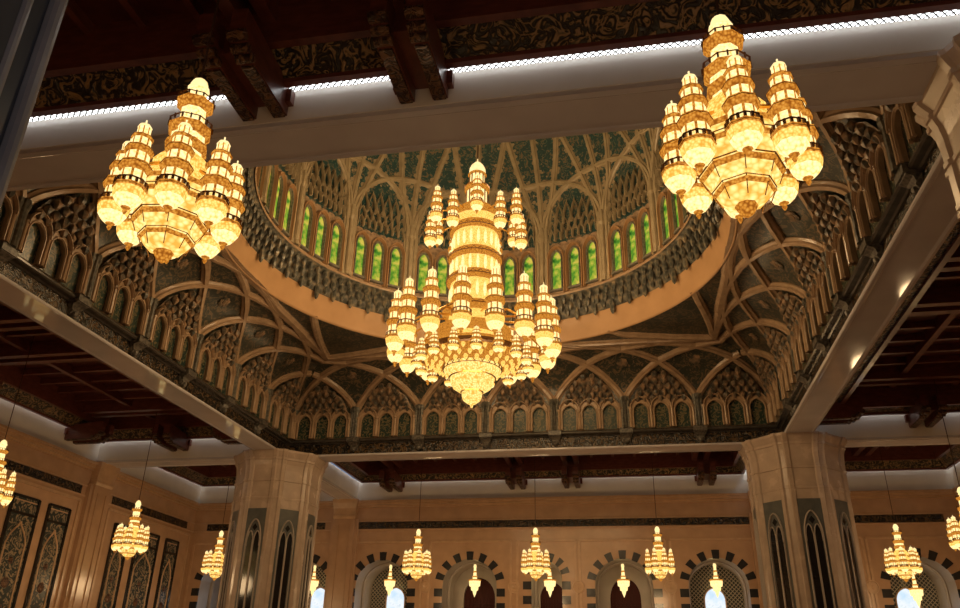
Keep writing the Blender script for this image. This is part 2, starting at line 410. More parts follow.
def tile_panel(x, y, rot, w, label):
    root = empty('tile_panel', (x, y, 0), rot); tag(root, label, 'wall panel', 'tall tile panels on the side walls')
    h = 10.7
    m = MB(); m.box(-w / 2, w / 2, -.05, .0, .5, h); m.build('tile_field', 'panel', root)
    m = MB()
    for s in (-1, 1):
        m.box(s * w / 2 - .09, s * w / 2 + .09, -.12, 0, .4, h + .1)
    for z in (.4, h - .95, h): m.box(-w / 2, w / 2, -.12, 0, z, z + .14)
    m.build('panel_border', 'black', root)
    m = MB()
    for s in (-1, 1):
        pts = [(s * (w / 2 - .3), -.07, .8), (s * (w / 2 - .3), -.07, h - 2.6)]
        for k in range(1, 7):
            t = k / 6; pts.append((s * (w / 2 - .3) * (1 - t) , -.07, h - 2.6 + 1.15 * t ** .6 + (.12 if k == 6 else 0)))
        m.sweep(pts, [(0, -1, 0)] * len(pts), .10, .05)
    for z in (h - .85, h - .15):
        m.sweep([(-w / 2 + .16, -.06, z), (w / 2 - .16, -.06, z)], [(0, -1, 0)] * 2, .07, .04)
    m.build('pointed_border', 'stone_trim', root)
    for z, r in ((6.0, .32), (7.2, .22), (4.6, .3)):
        m = MB(); T = Matrix.Translation((0, -.05, z)) @ Matrix.Rotation(PI / 2, 4, 'X')
        m.lathe([(.0, .05), (r * .5, .05), (r, .0)], 8, T=T); m.build('panel_rosette', 'carved_end', root)
PAN = {'near': [(10.1, 1.9, 'tall grey-green tile panel cut by the left frame edge'),
                (12.75, 1.5, 'tall tile panel with pointed border just left of the corner pilaster')],
       }
tile_panel(-H + .0, 9.6, PI / 2, 2.2, 'tall tile panel at the left edge of the photo behind the cut-off chandelier')
tile_panel(-H + .0, 12.6, PI / 2, 1.9, 'tall tile panel with pointed border beside the left wall pilaster')
tile_panel(-H + .0, 19.3, PI / 2, 1.7, 'narrow tile panel behind the chandelier past the left wall pilaster')
tile_panel(-H + .0, 22.6, PI / 2, 2.7, 'widest tile panel between two narrow ones near the hall corner')
tile_panel(-H + .0, 25.9, PI / 2, 1.7, 'narrow tile panel closest to the hall corner on the left wall')

# entrance side (behind the camera): wall with one wide opening, photographer stands in it
fw = struct(empty('wall_front', (0, -H, 0)))
m = MB()
m.poly([(-H, 0, 0), (2.3, 0, 0), (2.3, 0, ZCOVE), (-H, 0, ZCOVE)]); m.poly([(10.6, 0, 0), (H, 0, 0), (H, 0, ZCOVE), (10.6, 0, ZCOVE)])
m.poly([(2.3, 0, 12.5), (10.6, 0, 12.5), (10.6, 0, ZCOVE), (2.3, 0, ZCOVE)])
m.build('wall_face', 'stone', fw)
m = MB()
m.poly([(-2, -28.8, 0), (-2, -36, 0), (-2, -36, 12.5), (-2, -28.8, 12.5)]); m.poly([(13, -28.8, 0), (13, -36, 0), (13, -36, 12.5), (13, -28.8, 12.5)])
m.poly([(-2, -36, 0), (13, -36, 0), (13, -36, 12.5), (-2, -36, 12.5)]); m.poly([(-2, -28.8, 12.5), (13, -28.8, 12.5), (13, -36, 12.5), (-2, -36, 12.5)])
struct(m.build('wall_vestibule_added', 'stone'))  # unseen walls added to keep the sky out of the beam reflections
wv = struct(empty('window_0', (9.0, -35.9, 0)))  # unseen window added to throw blue daylight on the pier
m = MB(); m.poly([(-2.6, 0, 1), (2.6, 0, 1), (2.6, 0, 5.5), (-2.6, 0, 5.5)]); m.build('window_pane', 'daylight_pane', wv)
m = MB()
for x in (-2.6, 0, 2.6): m.box(x - .08, x + .08, -.05, .1, .9, 5.6)
for z in (1, 5.5): m.box(-2.6, 2.6, -.05, .1, z - .08, z + .08)
m.build('window_frame', 'wood', wv)
pr = struct(empty('entrance_pier', (0, 0, 0)))
m = MB(); m.box(.7, 2.12, -29.6, -27.8, 0, 12.5); m.build('pier_core', 'pier', pr)
m = MB()
for x, y, r in ((2.10, -28.05, .05), (2.13, -27.8, .07)):
    m.lathe([(r, 0), (r, 12.5)], 12, (x, y))
for y, r in ((-29.0, .05), (-28.5, .05)): m.lathe([(r, 0), (r, 12.5)], 10, (2.13, y))
m.build('pier_moulding', 'pier_trim', pr)

# ------------------------------------------------------------------ marble beams
def beam_profile_outer(m, x0, x1, T):
    pass
beam_i = 0
for s in range(4):
    T = side(s)
    root = struct(empty('marble_beam', (0, 0, 0), -s * PI / 2))
    # body inside the central bay, local: x along, y outward
    m = MB()
    L = A + .4; e = .35 if s == 2 else 0; zc = 15.25 if s == 2 else ZCOVE
    prof = [(A + e + .02, ZS + .0), (A + e + .06, ZS - .04), (A + e + .2, ZS - .04), (A + e + .24, ZS), (B + e - .22, ZS), (B + e - .14, ZS - .05), (B + e, ZS), (B + e, zc), (A + e + .5, zc), (A + e + .5, ZS + .14), (A + e + .02, ZS + .08)]
    m.loft([[(-L, y, z) for y, z in prof], [(L, y, z) for y, z in prof]], True, 0, True, True)
    m.build('beam_body', 'marble', root)
    m = MB(); m.box(-L, L, B + e - .02, B + e + .03, ZS + .12, zc); m.build('cove_face', 'cream', root)  # same beam stone, painted paler so the face looks lit by the cove
    m = MB()
    m.poly([(-A - .3, A + .30, ZS + .08), (A + .3, A + .30, ZS + .08), (A + .3, A + .30, ZC), (-A - .3, A + .30, ZC)])
    m.build('inscription_frieze', 'calligraphy', root)
    m = MB()
    prof = [(A + .55, 14.98), (A + .22, 15.0), (A + .16, 15.05), (A - .02, 15.08), (A - .08, 15.13), (A - .08, 15.21), (A - .02, 15.26), (A + .05, ZC), (A + .55, ZC)]
    m.loft([[(-A - .02 - (y - A) * 1.0, y, z) for y, z in prof], [(A + .02 + (y - A), y, z) for y, z in prof]], True, 0)
    m.build('cornice', 'cornice', root)
    for k in range(1, 7):
        x = -A + k * BAY; m = MB()
        w = .34
        prof = [(A + .34, ZS + .32), (A + .18, ZS + .36), (A + .10, ZS + .48), (A + .14, ZS + .58), (A + .04, ZS + .70), (A - .14, ZS + .80), (A - .16, 15.04), (A + .34, 15.06)]
        m.loft([[(x - w * (.6 + .4 * (i > 3)), y, z) for i, (y, z) in enumerate(prof)], [(x + w * (.6 + .4 * (i > 3)), y, z) for i, (y, z) in enumerate(prof)]], True, 0, True, True)
        m.box(x - w * 1.15, x + w * 1.15, A - .22, A + .3, 15.02, 15.34)
        m.lathe([(.0, ZS + .22), (.10, ZS + .30), (.13, ZS + .42), (.08, ZS + .5)], 8, (x, A + .14))
        m.build('corbel', 'corbel', root)
# cross beams through the aisles (column to wall)
for s in range(4):
    for sgn in (-1, 1):
        root = struct(empty('marble_beam', (0, 0, 0), -s * PI / 2))
        m = MB()
        x0, x1 = (A, B) if sgn > 0 else (-B, -A)
        xs = [(x0, ZS), (x0 + .18, ZS), (x0 + .22, ZS - .05), (x0 + .34, ZS), (x1 - .34, ZS), (x1 - .22, ZS - .05), (x1 - .18, ZS), (x1, ZS), (x1, ZCOVE), (x0, ZCOVE)]
        m.loft([[(x, A + .4, z) for x, z in xs], [(x, H, z) for x, z in xs]], True, 0, True, True)
        m2 = MB(); m2.box(x0 - .03, x0 + .02, A + .4, H, ZS + .12, ZCOVE); m2.box(x1 - .02, x1 + .03, A + .4, H, ZS + .12, ZCOVE); m2.build('cove_face', 'cream', root)
        m.build('beam_body', 'marble', root)

# ------------------------------------------------------------------ pendentive vault: coved square into the ring
RISE0 = 16.95
INSET = A - RING + .03
def Fz(d):
    d = max(0, min(d, INSET)); c = 1 - d / INSET
    return RISE0 + (ZR - RISE0) * math.sqrt(max(0, 1 - c * c))
def Fn(d):
    d = max(0.02, min(d, INSET * .999)); c = 1 - d / INSET
    return math.acos(c)      # 0 = vertical wall, pi/2 = flat
RD = [(0, 0), (.06, .06), (.14, .22), (.25, .52), (.375, .90), (.5, 1.28), (.75, 1.9), (1.0, 2.42), (1.25, 2.78), (1.5, 3.02), (1.75, 3.17), (2.0, 3.24), (2.3, 3.28), (3.4, 3.36)]
def rib_d(o):
    for i in range(len(RD) - 1):
        if o <= RD[i + 1][0]:
            f = (o - RD[i][0]) / (RD[i + 1][0] - RD[i][0]); return RD[i][1] + f * (RD[i + 1][1] - RD[i][1])
    return RD[-1][1]
rib_paths = []   # local to side 0
for k in range(0, 8):
    for sg in (-1, 1):
        if (k == 0 and sg < 0) or (k == 7 and sg > 0): continue
        path = []; nr = []
        for j in range(0, 68):
            o = j * .05; d = rib_d(o); x = -A + (k + sg * o) * BAY; y = A - d
            if abs(x) > y + .12: break
            if math.hypot(x, y) < RING - .05: break
            path.append((x, y, Fz(d))); a = Fn(d); nr.append((0, -cos(a), -sin(a)))
        if len(path) > 3: rib_paths.append((path, nr))
for ang in (29, 61):
    e = Vector((RING * sin(rad(ang)) , RING * cos(rad(ang)), 0)); c = Vector((11.70, 11.70, 0)); mdl = (e + c) / 2 + Vector((.35, .35, 0)) 
    path = []
    for j in range(13):
        t = j / 12; p = c * (1 - t) ** 2 + mdl * 2 * t * (1 - t) + e * t * t; path.append((p.x, p.y, ZR))
    rib_paths.append((path, [(0, 0, -1)] * 13))
vault = struct(empty('ceiling_vault'))
# shell
NS, NV = 140, 34
vs = []; fs = []
for i in range(NS + 1):
    s_ = -1 + 2 * i / NS
    th = s_ * PI / 4; ox, oy = s_ * A, A; ix, iy = RING * sin(th), RING * cos(th)
    for j in range(NV + 1):
        t = (j / NV); v = 1 - cos(t * PI / 2); v = .5 * v + .5 * t
        x, y = ox + (ix - ox) * v, oy + (iy - oy) * v
        vs.append((x, y, Fz(A - y)))
for i in range(NS):
    for j in range(NV):
        a = i * (NV + 1) + j; fs.append((a, a + 1, a + NV + 2, a + NV + 1))
P = np.array(vs); RP = np.array([p for pa, _ in rib_paths for p in pa])
dist = np.full(len(P), 9.0)
for c in range(0, len(P), 600):
    dd = np.linalg.norm(P[c:c + 600, None, :] - RP[None], axis=2); dist[c:c + 600] = dd.min(1)
shell_me = None
for s in range(4):
    if shell_me is None:
        m = MB(); m.add(vs, fs); sh = m.build('vault_shell', 'vault', vault, smooth=True); shell_me = sh.data
        at = shell_me.attributes.new('ribd', 'FLOAT', 'POINT'); at.data.foreach_set('value', dist.astype(np.float32))
    else:
        sh = bpy.data.objects.new('vault_shell', shell_me); COL.objects.link(sh); sh.parent = vault
    sh.rotation_euler = (0, 0, -s * PI / 2)
rib_me = []
for path, nr in rib_paths:
    hs = [min(1, max(.12, (math.hypot(p[0], p[1]) - RING) / .7)) for p in path]
    m = MB(); m.sweep(path, nr, .44, .26, hs=hs); rib_me.append(m)
for s in range(4):
    for k, mm in enumerate(rib_me):
        if s == 0:
            o = mm.build('vault_rib', 'rib', vault); rib_me[k] = (mm, o.data)
        else:
            o = bpy.data.objects.new('vault_rib', rib_me[k][1]); COL.objects.link(o); o.parent = vault
        o.rotation_euler = (0, 0, -s * PI / 2)
m = MB()
for s in range(4): m.poly([(-A - .1, A + .04, ZC - .1), (A + .1, A + .04, ZC - .1), (A + .1, A + .04, 17.05), (-A - .1, A + .04, 17.05)], T=side(s))
m.build('arcade_wall', 'rib', vault)
# bay furniture: blind arcade, tile panels, muqarnas lunette, posts, rosettes
def pointed(cx, hw, z0, zs, rise, n=8):
    L = [(cx - hw, z0), (cx - hw, zs)]
    for i in range(1, n): 
        t = i / n; L.append((cx - hw * (1 - t ** 1.45), zs + rise * (1 - (1 - t) ** 1.75)))
    Rr = [(2 * cx - x, z) for x, z in L][::-1]
    return L + [(cx, zs + rise)] + Rr
arcade_root = {}
proto = []
bm_frame = MB(); bm_tile = MB(); bm_post = MB(); bm_muq = MB(); bm_ros = MB(); bm_thin = MB()
z0 = ZC
pw = (BAY - .62) / 3
for i in range(3):
    cx = (i - 1) * pw
    bm_tile.poly([(x, -.02, z) for x, z in pointed(cx, pw / 2 - .16, z0, 16.35, .48)])
    # wall face around with the arch cut
    o = pointed(cx, pw / 2 - .16, z0, 16.35, .48); n = len(o)
    top = []
    for k, (x, z) in enumerate(o):
        f = k / (n - 1)
        if k == 0: top.append((cx - pw / 2, z))
        elif k == n - 1: top.append((cx + pw / 2, z))
        else:
            xx = cx - pw / 2 + pw * min(1, max(0, (f - .18) / .64)); top.append((xx, min(z + .28, 17.0) if .18 < f < .82 else z))
    bm_frame.loft([[(x, -.02, z) for x, z in o], [(x, -.20, z) for x, z in o], [(x, -.20, z) for x, z in top], [(x, -.0, z) for x, z in top]], False)
    bm_frame.sweep([(x, -.19, z) for x, z in o], [(0, -1, 0)] * n, .10, .09)
    bm_thin.sweep([(x, -.26, z + .14) for x, z in pointed(cx, pw / 2 - .02, 16.3, 16.42, .62)], [(0, -1, 0)] * len(pointed(cx, .1, 0, 1, .5)), .09, .12)
for cx in (-pw / 2, pw / 2, -1.5 * pw, 1.5 * pw):
    bm_frame.lathe([(.085, z0), (.075, 16.4), (.12, 16.5), (.12, 16.56)], 8, (cx, -.24))
# half posts at the bay ends: bundle of dark green beaded shafts
for sx in (-1, 1):
    cx = sx * BAY / 2
    for dx, r, dy in ((0, .12, -.26), (-sx * .17, .09, -.18)):
        bm_post.lathe([(r, z0), (r, RISE0 - .1), (r * 1.7, RISE0 + .1), (r * 1.5, RISE0 + .3)], 8, (cx + dx, dy))
# lunette of small hanging niches
for row, (nn, zz, yy, wid) in enumerate([(7, 17.0, -.22, 3.2), (6, 17.30, -.34, 2.9), (5, 17.62, -.50, 2.5), (4, 17.95, -.68, 2.0), (2, 18.26, -.88, 1.1)]):
    for q in range(nn):
        x = (q - (nn - 1) / 2) * wid / nn
        r = .17 + .03 * random.random()
        bm_muq.lathe([(.02, zz - .14), (r * .6, zz - .06), (r, zz + .06), (r * .95, zz + .18), (r * .5, zz + .30)], 6, (x, yy - .03), rot=.3 * q)
bm_muq.poly([(-1.7, -.06, 16.9), (1.7, -.06, 16.9), (1.3, -.45, 17.8), (.5, -.85, 18.35), (-.5, -.85, 18.35), (-1.3, -.45, 17.8)])
def rosette(mb, T, r):
    for q in range(8):
        a = q * PI / 4
        mb.lathe([(.0, .05), (r * .30, .03), (r * .26, 0)], 6, (r * .55 * cos(a), r * .55 * sin(a)), T=T)
    mb.lathe([(.0, .08), (r * .3, .06), (r * .36, 0)], 10, T=T)
bays = []
names = [('blind_arcade', bm_frame, 'rib'), ('arcade_tile', bm_tile, 'tile'), ('beaded_post', bm_post, 'post'), ('muqarnas', bm_muq, 'muqarnas'), ('arch_hood', bm_thin, 'rib')]
for nm, mb, mt in names:
    for s in range(4):
        for k in range(7):
            if s == 0 and k == 0:
                o = mb.build(nm, mt, vault); base = o.data
            else:
                o = bpy.data.objects.new(nm, base); COL.objects.link(o); o.parent = vault
            loc = side(s) @ Vector((-A + (k + .5) * BAY, A, 0)); o.location = loc; o.rotation_euler = (0, 0, -s * PI / 2)
mb = MB(); rosette(mb, None, .42); base = None
for s in range(4):
    for k in range(1, 7):
        d = 1.25; x = -A + k * BAY; a = Fn(d)
        nrm = side(s) @ Vector((0, -cos(a), -sin(a))); loc = side(s) @ Vector((x, A - d, Fz(d))) + nrm * .02
        if base is None: o = mb.build('rosette', 'muqarnas', vault); base = o.data
        else:
            o = bpy.data.objects.new('rosette', base); COL.objects.link(o); o.parent = vault
        o.location = loc; o.rotation_mode = 'QUATERNION'; o.rotation_quaternion = nrm.to_track_quat('Z', 'Y')

# ------------------------------------------------------------------ ring, hanging frieze, drum, dome
drum = struct(empty('ceiling_dome'))
m = MB(); m.lathe([(RING + .02, ZR + .12), (RING + .10, ZR - .02), (RING - .02, ZR - .10), (RING - .08, ZR + .02), (RING - .10, ZR + .1), (11.55, 20.2), (11.42, 20.75), (11.42, 20.95)], 128)
m.build('plaster_band', 'band', drum, smooth=True)
m = MB(); m.lathe([(11.44, 20.9), (11.38, 20.95), (11.2, 21.3), (10.95, 21.7), (10.62, 21.95), (10.45, 21.98), (10.42, 22.05), (10.45, 22.12), (10.62, 22.14), (10.7, 22.3)], 128)
m.build('ring_corbelling', 'muq_dark', drum, smooth=True)
m = MB()
NF = 120
for row, (rr, zt, zb, w) in enumerate([(10.64, 22.0, 21.5, .145), (10.92, 21.75, 21.12, .15), (11.2, 21.42, 20.62, .15)]):
    for q in range(NF):
        if row == 2: zb = 20.62 if q % 2 else 20.9
        a = (q + .5 * (row % 2)) * 2 * PI / NF; big = (q % 8 == 3)
        zz = zb - (.25 if (big and row == 2) else 0)
        m.lathe([(.02, zz), (w * .55, zz + .08), (w * .8, zz + .16), (w, zz + .30), (w * .8, zt)], 6, (rr * sin(a), rr * cos(a)))
m.build('hanging_muqarnas', 'muq_dark', drum)
m = MB(); m.lathe([(10.36, 21.98), (10.32, 22.06), (10.36, 22.14), (10.6, 22.15)], 128); m.build('sill_ring', 'rib', drum)

RDM, ZD0 = 10.62, 25.6
def dome_r(z):
    if z <= ZD0: return RDM
    f = min(1, (z - ZD0) / 12.2); return RDM * math.sqrt(max(0, 1 - f ** 2.0))
def dome_pt(u, z, off=0.0):
    """u in bays (16 round)"""
    a = u * PI / 8; r = dome_r(z) - off; return (r * sin(a), r * cos(a), z)
def dome_n(u, z):
    a = u * PI / 8; dr = (dome_r(z + .05) - dome_r(z - .05)) / .1 if z > ZD0 else 0
    n = Vector((-sin(a), -cos(a), dr)); return n.normalized()[:]
m = MB(); m.lathe([(RDM, 22.1), (RDM, 25.7)], 128); m.build('drum_wall', 'drum', drum, smooth=True)
dribs = []
def drib(fun, n): 
    path = [fun(t / n) for t in range(n + 1)]
    dribs.append(([dome_pt(u, z) for u, z in path], [dome_n(u, z) for u, z in path]))
ZF = 26.2
for k in range(16):
    kk = k + .5
    drib(lambda t: (kk - 1 + 2 * t + 0, ZF + 3.55 * math.sqrt(max(0, 1 - abs(2 * t - 1) ** 2.3))), 40)
    nA = len(dribs)
    for sg in (-1, 1):
        drib(lambda t: (kk + sg * (.06 + .60 * t ** 1.15), ZF + .2 + 8.6 * t), 20)
    drib(lambda t: (kk, ZF + 11.2 * t), 22)
droot_data = []
NU, NZ = 256, 60
vs = []; fs = []
for j in range(NZ + 1):
    z = ZD0 + 12.2 * (1 - (1 - j / NZ) ** 2) * .9999
    for i in range(NU): vs.append(dome_pt(i * 16 / NU, z))
for j in range(NZ):
    for i in range(NU):
        b = (i + 1) % NU; fs.append((j * NU + i, j * NU + b, (j + 1) * NU + b, (j + 1) * NU + i))
P = np.array(vs); RP = np.array([p for pa, _ in dribs for p in pa]); dist = np.full(len(P), 9.0)
for c in range(0, len(P), 500):
    dist[c:c + 500] = np.linalg.norm(P[c:c + 500, None, :] - RP[None], axis=2).min(1)
m = MB(); m.add(vs, fs); o = m.build('dome_shell', 'dome', drum, smooth=True)
at = o.data.attributes.new('ribd', 'FLOAT', 'POINT'); at.data.foreach_set('value', dist.astype(np.float32))
for pa, nr in dribs:
    m = MB(); m.sweep(pa, nr, .34, .20); m.build('dome_rib', 'dome_rib', drum)
# piers between window groups, spires over the windows
bp = MB()
for dx, r, dy in ((0, .15, -.26), (-.27, .11, -.17), (.27, .11, -.17)):
    bp.lathe([(r * 1.4, 22.12), (r * 1.4, 22.4), (r, 22.45), (r, 25.75), (r * 1.5, 25.95), (r * 1.3, 26.3), (r * .8, 26.8)], 8, (dx, dy))
bp.box(-.45, .45, -.16, .3, 22.1, 25.9)
sp = MB()
for row, (nn, zb, hgt, y_, w_) in enumerate([(8, 25.75, .85, -.08, .18), (7, 26.25, .95, -.14, .20), (6, 26.75, 1.45, -.20, .23)]):
    for q in range(nn):
        c_ = q - (nn - 1) / 2; x = c_ * 3.15 / nn; hh = hgt * (1 - .045 * abs(c_))
        sp.sweep([(x + a_ * w_, y_, zb + f_ * hh) for a_, f_ in ((-1, 0), (-.98, .45), (-.62, .72), (0, 1.0), (.62, .72), (.98, .45), (1, 0))], [(0, -1, 0)] * 7, .075, .16)
        if row == 2: sp.lathe([(.05, zb + hh * .93), (.035, zb + hh * 1.05), (.0, zb + hh * 1.16)], 5, (x, y_ - .08))
ks = None
for k in range(16):
    a = (k + .5) * PI / 8
    if k == 0: o1 = bp.build('drum_pier', 'dome_rib', drum); o2 = sp.build('spire_tracery', 'dome_rib', drum); pd, sd = o1.data, o2.data
    else:
        o1 = bpy.data.objects.new('drum_pier', pd); o2 = bpy.data.objects.new('spire_tracery', sd)
        for o in (o1, o2): COL.objects.link(o); o.parent = drum
    o1.location = (RDM * sin(a), RDM * cos(a), 0); o1.rotation_euler = (0, 0, -a)
    a = k * PI / 8
    o2.location = ((RDM - .12) * sin(a), (RDM - .12) * cos(a), 0); o2.rotation_euler = (0, 0, -a)
# 48 arched drum windows
wproto = None; wi0 = wi
wo = pointed(0, .28, 22.55, 24.55, .48)
for k in range(16):
    for q in (-1, 0, 1):
        wi += 1; a = k * PI / 8 + q * rad(6.4)
        if wproto is None:
            root = struct(empty('window_%d' % wi)); wproto = root
            m = MB(); m.poly([(x, -.03, z) for x, z in wo]); m.build('window_pane', 'green_glass', root)
            m = MB(); m.sweep([(x, -.04, z) for x, z in pointed(0, .33, 22.45, 24.55, .54)], [(0, -1, 0)] * len(wo), .12, .16)
            m.box(-.46, .46, -.2, 0, 22.38, 22.5); m.build('window_frame', 'post', root)
            m = MB()
            m.sweep([(x, -.06, z) for x, z in pointed(0, .50, 22.2, 24.6, .72)], [(0, -1, 0)] * len(wo), .10, .26)
            m.build('window_surround', 'band', root)
        else:
            root = copy_tree(wproto); root.name = 'window_%d' % wi
        root.location = (RDM * sin(a), RDM * cos(a), 0); root.rotation_euler = (0, 0, -a)

# ------------------------------------------------------------------ great columns
def col_outline(r, k=1.0):
    """octagonal pier with a projecting bundle on each corner and recessed faces; r = half width"""
    pts = []
    for i in range(8):
        a = rad(22.5 + 45 * i); R = r / cos(rad(22.5))
        for da, rr in ((-9.5, .965), (-8.5, 1.0), (-4.2, 1.03), (-2.2, 1.005), (2.2, 1.005), (4.2, 1.03), (8.5, 1.0), (9.5, .965)):
            pts.append((R * rr * cos(a + rad(da)) * k, R * rr * sin(a + rad(da)) * k))
    return pts
def column(x, y, label):
    root = empty('great_column', (x, y, 0)); tag(root, label, 'column', 'clustered columns under the dome'); root['kind'] = 'structure'
    m = MB(); r = 2.40
    m.loft([[(px, py, z) for px, py in col_outline(r)] for z in (0, 11.2)], True, 0); m.build('shaft', 'column', root)
    m = MB()
    zz = [(11.2, 1.0), (11.2, 1.015), (11.32, 1.015), (11.36, 1.0), (12.3, 1.0), (12.32, 1.02), (12.44, 1.02), (12.46, 1.0), (13.0, 1.005), (13.35, 1.02), (13.6, 1.05), (13.62, 1.07), (13.74, 1.07), (13.76, 1.055), (13.95, 1.10), (14.08, 1.13), (14.22, 1.13)]
    m.loft([[(px, py, z) for px, py in col_outline(r, k)] for z, k in zz], True, 0, False, True); m.build('capital', 'column', root)
    for i in range(8):
        a = i * PI / 4; T = Matrix.Rotation(a - PI / 2, 4, 'Z') @ Matrix.Translation((0, r - .235, 0))
        # recessed grey panel with twin lancets; local +y faces outward
        f = MB(); f.box(-.60, .60, .0, .33, .6, 10.65, T=T)
        f.build('niche_panel', 'greystone', root)
        f = MB()
        for sx in (-1, 1):
            o = pointed(sx * .215, .155, .8, 8.75, .5)
            f.poly([(px, .345, z) for px, z in o][::-1], T=T)
        for ang in range(1):
            f.lathe([(.0, .0), (.16, .0)], 4, T=T @ Matrix.Translation((0, .348, 9.53)) @ Matrix.Rotation(-PI / 2, 4, 'X') @ Matrix.Scale(1.35, 4, (0, 1, 0)))
        f.build('lancet_dark', 'black', root)  # black sheets stand in for the shade inside the lancet openings
        f = MB()
        o = pointed(0, .45, .8, 8.85, 1.15)
        f.sweep([T @ Vector((px, .35, z)) for px, z in o], [T.to_3x3() @ Vector((0, 1, 0))] * len(o), .08, .07)
        for sx in (-1, 1):
            o = pointed(sx * .215, .19, 8.45, 8.75, .56)
            f.sweep([T @ Vector((px, .35, z)) for px, z in o], [T.to_3x3() @ Vector((0, 1, 0))] * len(o), .06, .06)
        f.box(-.05, .05, .33, .40, .8, 8.85, T=T)
        f.build('tracery', 'lining', root)
    return root
column(-COLC, COLC, 'octagonal stone column beside the corner aisle on the left with a flat capital')
column(COLC, COLC, 'octagonal stone column under the far corner of the wide right marble beam')
column(16.6, -16.1, 'stone column capital cut off by the right edge of the photo')
column(-COLC, -COLC, 'stone column at the near corner beyond the entrance pier')

# ------------------------------------------------------------------ wooden aisle ceilings
ZW = 17.15
def aisle(name, x0, x1, y0, y1, joist_axis, joists, beams, ZCOVE=15.6, fr=.62, fs=.75):
    root = struct(empty(name))
    def ring(d, z): return [(x0 + d, y0 + d, z), (x1 - d, y0 + d, z), (x1 - d, y1 - d, z), (x0 + d, y1 - d, z)]
    up = 0 if ZCOVE < 15.5 else .16
    m = MB(); m.loft([ring(.0, ZCOVE + up), ring(.28, ZCOVE + .02 + up)], True); g = m.build('cove_light', 'cove_grille', root)
    uvl = g.data.uv_layers.new(name='UVMap')
    for p in g.data.polygons:
        c = [g.data.vertices[i].co for i in p.vertices]; t = (c[1] - c[0]).normalized(); b = (c[3] - c[0]); b = (b - t * b.dot(t)).normalized()
        for li in p.loop_indices:
            q = g.data.vertices[g.data.loops[li].vertex_index].co - Vector((0, 0, 0)); uvl.data[li].uv = (q.dot(t), q.dot(b))
    m = MB(); m.loft([ring(.28, ZCOVE - .06), ring(.28, ZCOVE + .2), ring(.5, ZCOVE + .2), ring(.5, ZCOVE - .1), ring(.3, ZCOVE - .1), ring(.28, ZCOVE - .06)], True); m.build('cove_moulding', 'wood', root)
    m = MB(); m.loft([ring(.5, ZCOVE + .02), ring(.5 + fr, ZCOVE + .12 + fr * fs)], True); m.build('carved_frieze', 'carved', root)
    e = .45 + fr; ze = ZCOVE + .12 + fr * fs
    m = MB(); m.loft([ring(e, ze - .06), ring(e + .02, ze - .12), ring(e + .25, ze - .12), ring(e + .25, ZW)], True); m.build('frieze_moulding', 'wood', root)
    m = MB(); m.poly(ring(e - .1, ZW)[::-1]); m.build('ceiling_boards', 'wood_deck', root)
    for (a, w, h) in joists:
        m = MB()
        if joist_axis == 'y': m.box(a - w / 2, a + w / 2, y0 + e, y1 - e, ZW - h, ZW + .02)
        else: m.box(x0 + e, x1 - e, a - w / 2, a + w / 2, ZW - h, ZW + .02)
        m.build('joist', 'wood', root)
    for (a, w, h) in beams:
        m = MB()
        if joist_axis == 'x': m.box(a - w / 2, a + w / 2, y0 + e, y1 - e, ZW - h, ZW + .02)
        else: m.box(x0 + e, x1 - e, a - w / 2, a + w / 2, ZW - h, ZW + .02)
        m.build('ceiling_beam', 'wood', root)
    return root
def jset(lo, hi, majors):
    js = []
    cuts = sorted([lo] + majors + [hi])
    for c in majors: js += [(c - .42, .36, .75), (c + .42, .36, .75)]
    for a, b in zip(cuts[:-1], cuts[1:]):
        n = max(1, int((b - a) / 1.5))
        for q in range(1, n): js.append((a + (b - a) * q / n, .2, .32))
    return js
mid = (B + H) / 2
MAJ = [-11.6, -2.1, 2.1, 11.6]
js = jset(-A + .5, A - .5, MAJ); cj = jset(B + 1, H - 1, [mid])
ncj = [(-a, w, h) for a, w, h in cj]
aisle('ceiling_1', -A, A, B, H, 'y', js, [(mid - 1.6, .3, .5), (mid + 1.6, .3, .5)], fr=.45)
aisle('ceiling_2', -A, A, -H, -B - .35, 'y', js, [(-mid - 1.6, .3, .5), (-mid + 1.6, .3, .5)], ZCOVE=15.25)
aisle('ceiling_3', -H, -B, -A, A, 'x', js, [(-mid - 1.6, .3, .5), (-mid + 1.6, .3, .5)])
aisle('ceiling_4', B, H, -A, A, 'x', js, [(mid - 1.6, .3, .5), (mid + 1.6, .3, .5)], fr=1.0, fs=-.02)
q = 4
for sx in (-1, 1):
    for sy in (-1, 1):
        q += 1; xa, xb = sorted((sx * B, sx * H)); ya, yb = sorted((sy * B, sy * H))
        aisle('ceiling_%d' % q, xa, xb, ya, yb, 'y', cj if sx > 0 else ncj, [(sy * mid, .5, .7)], fr=.6)
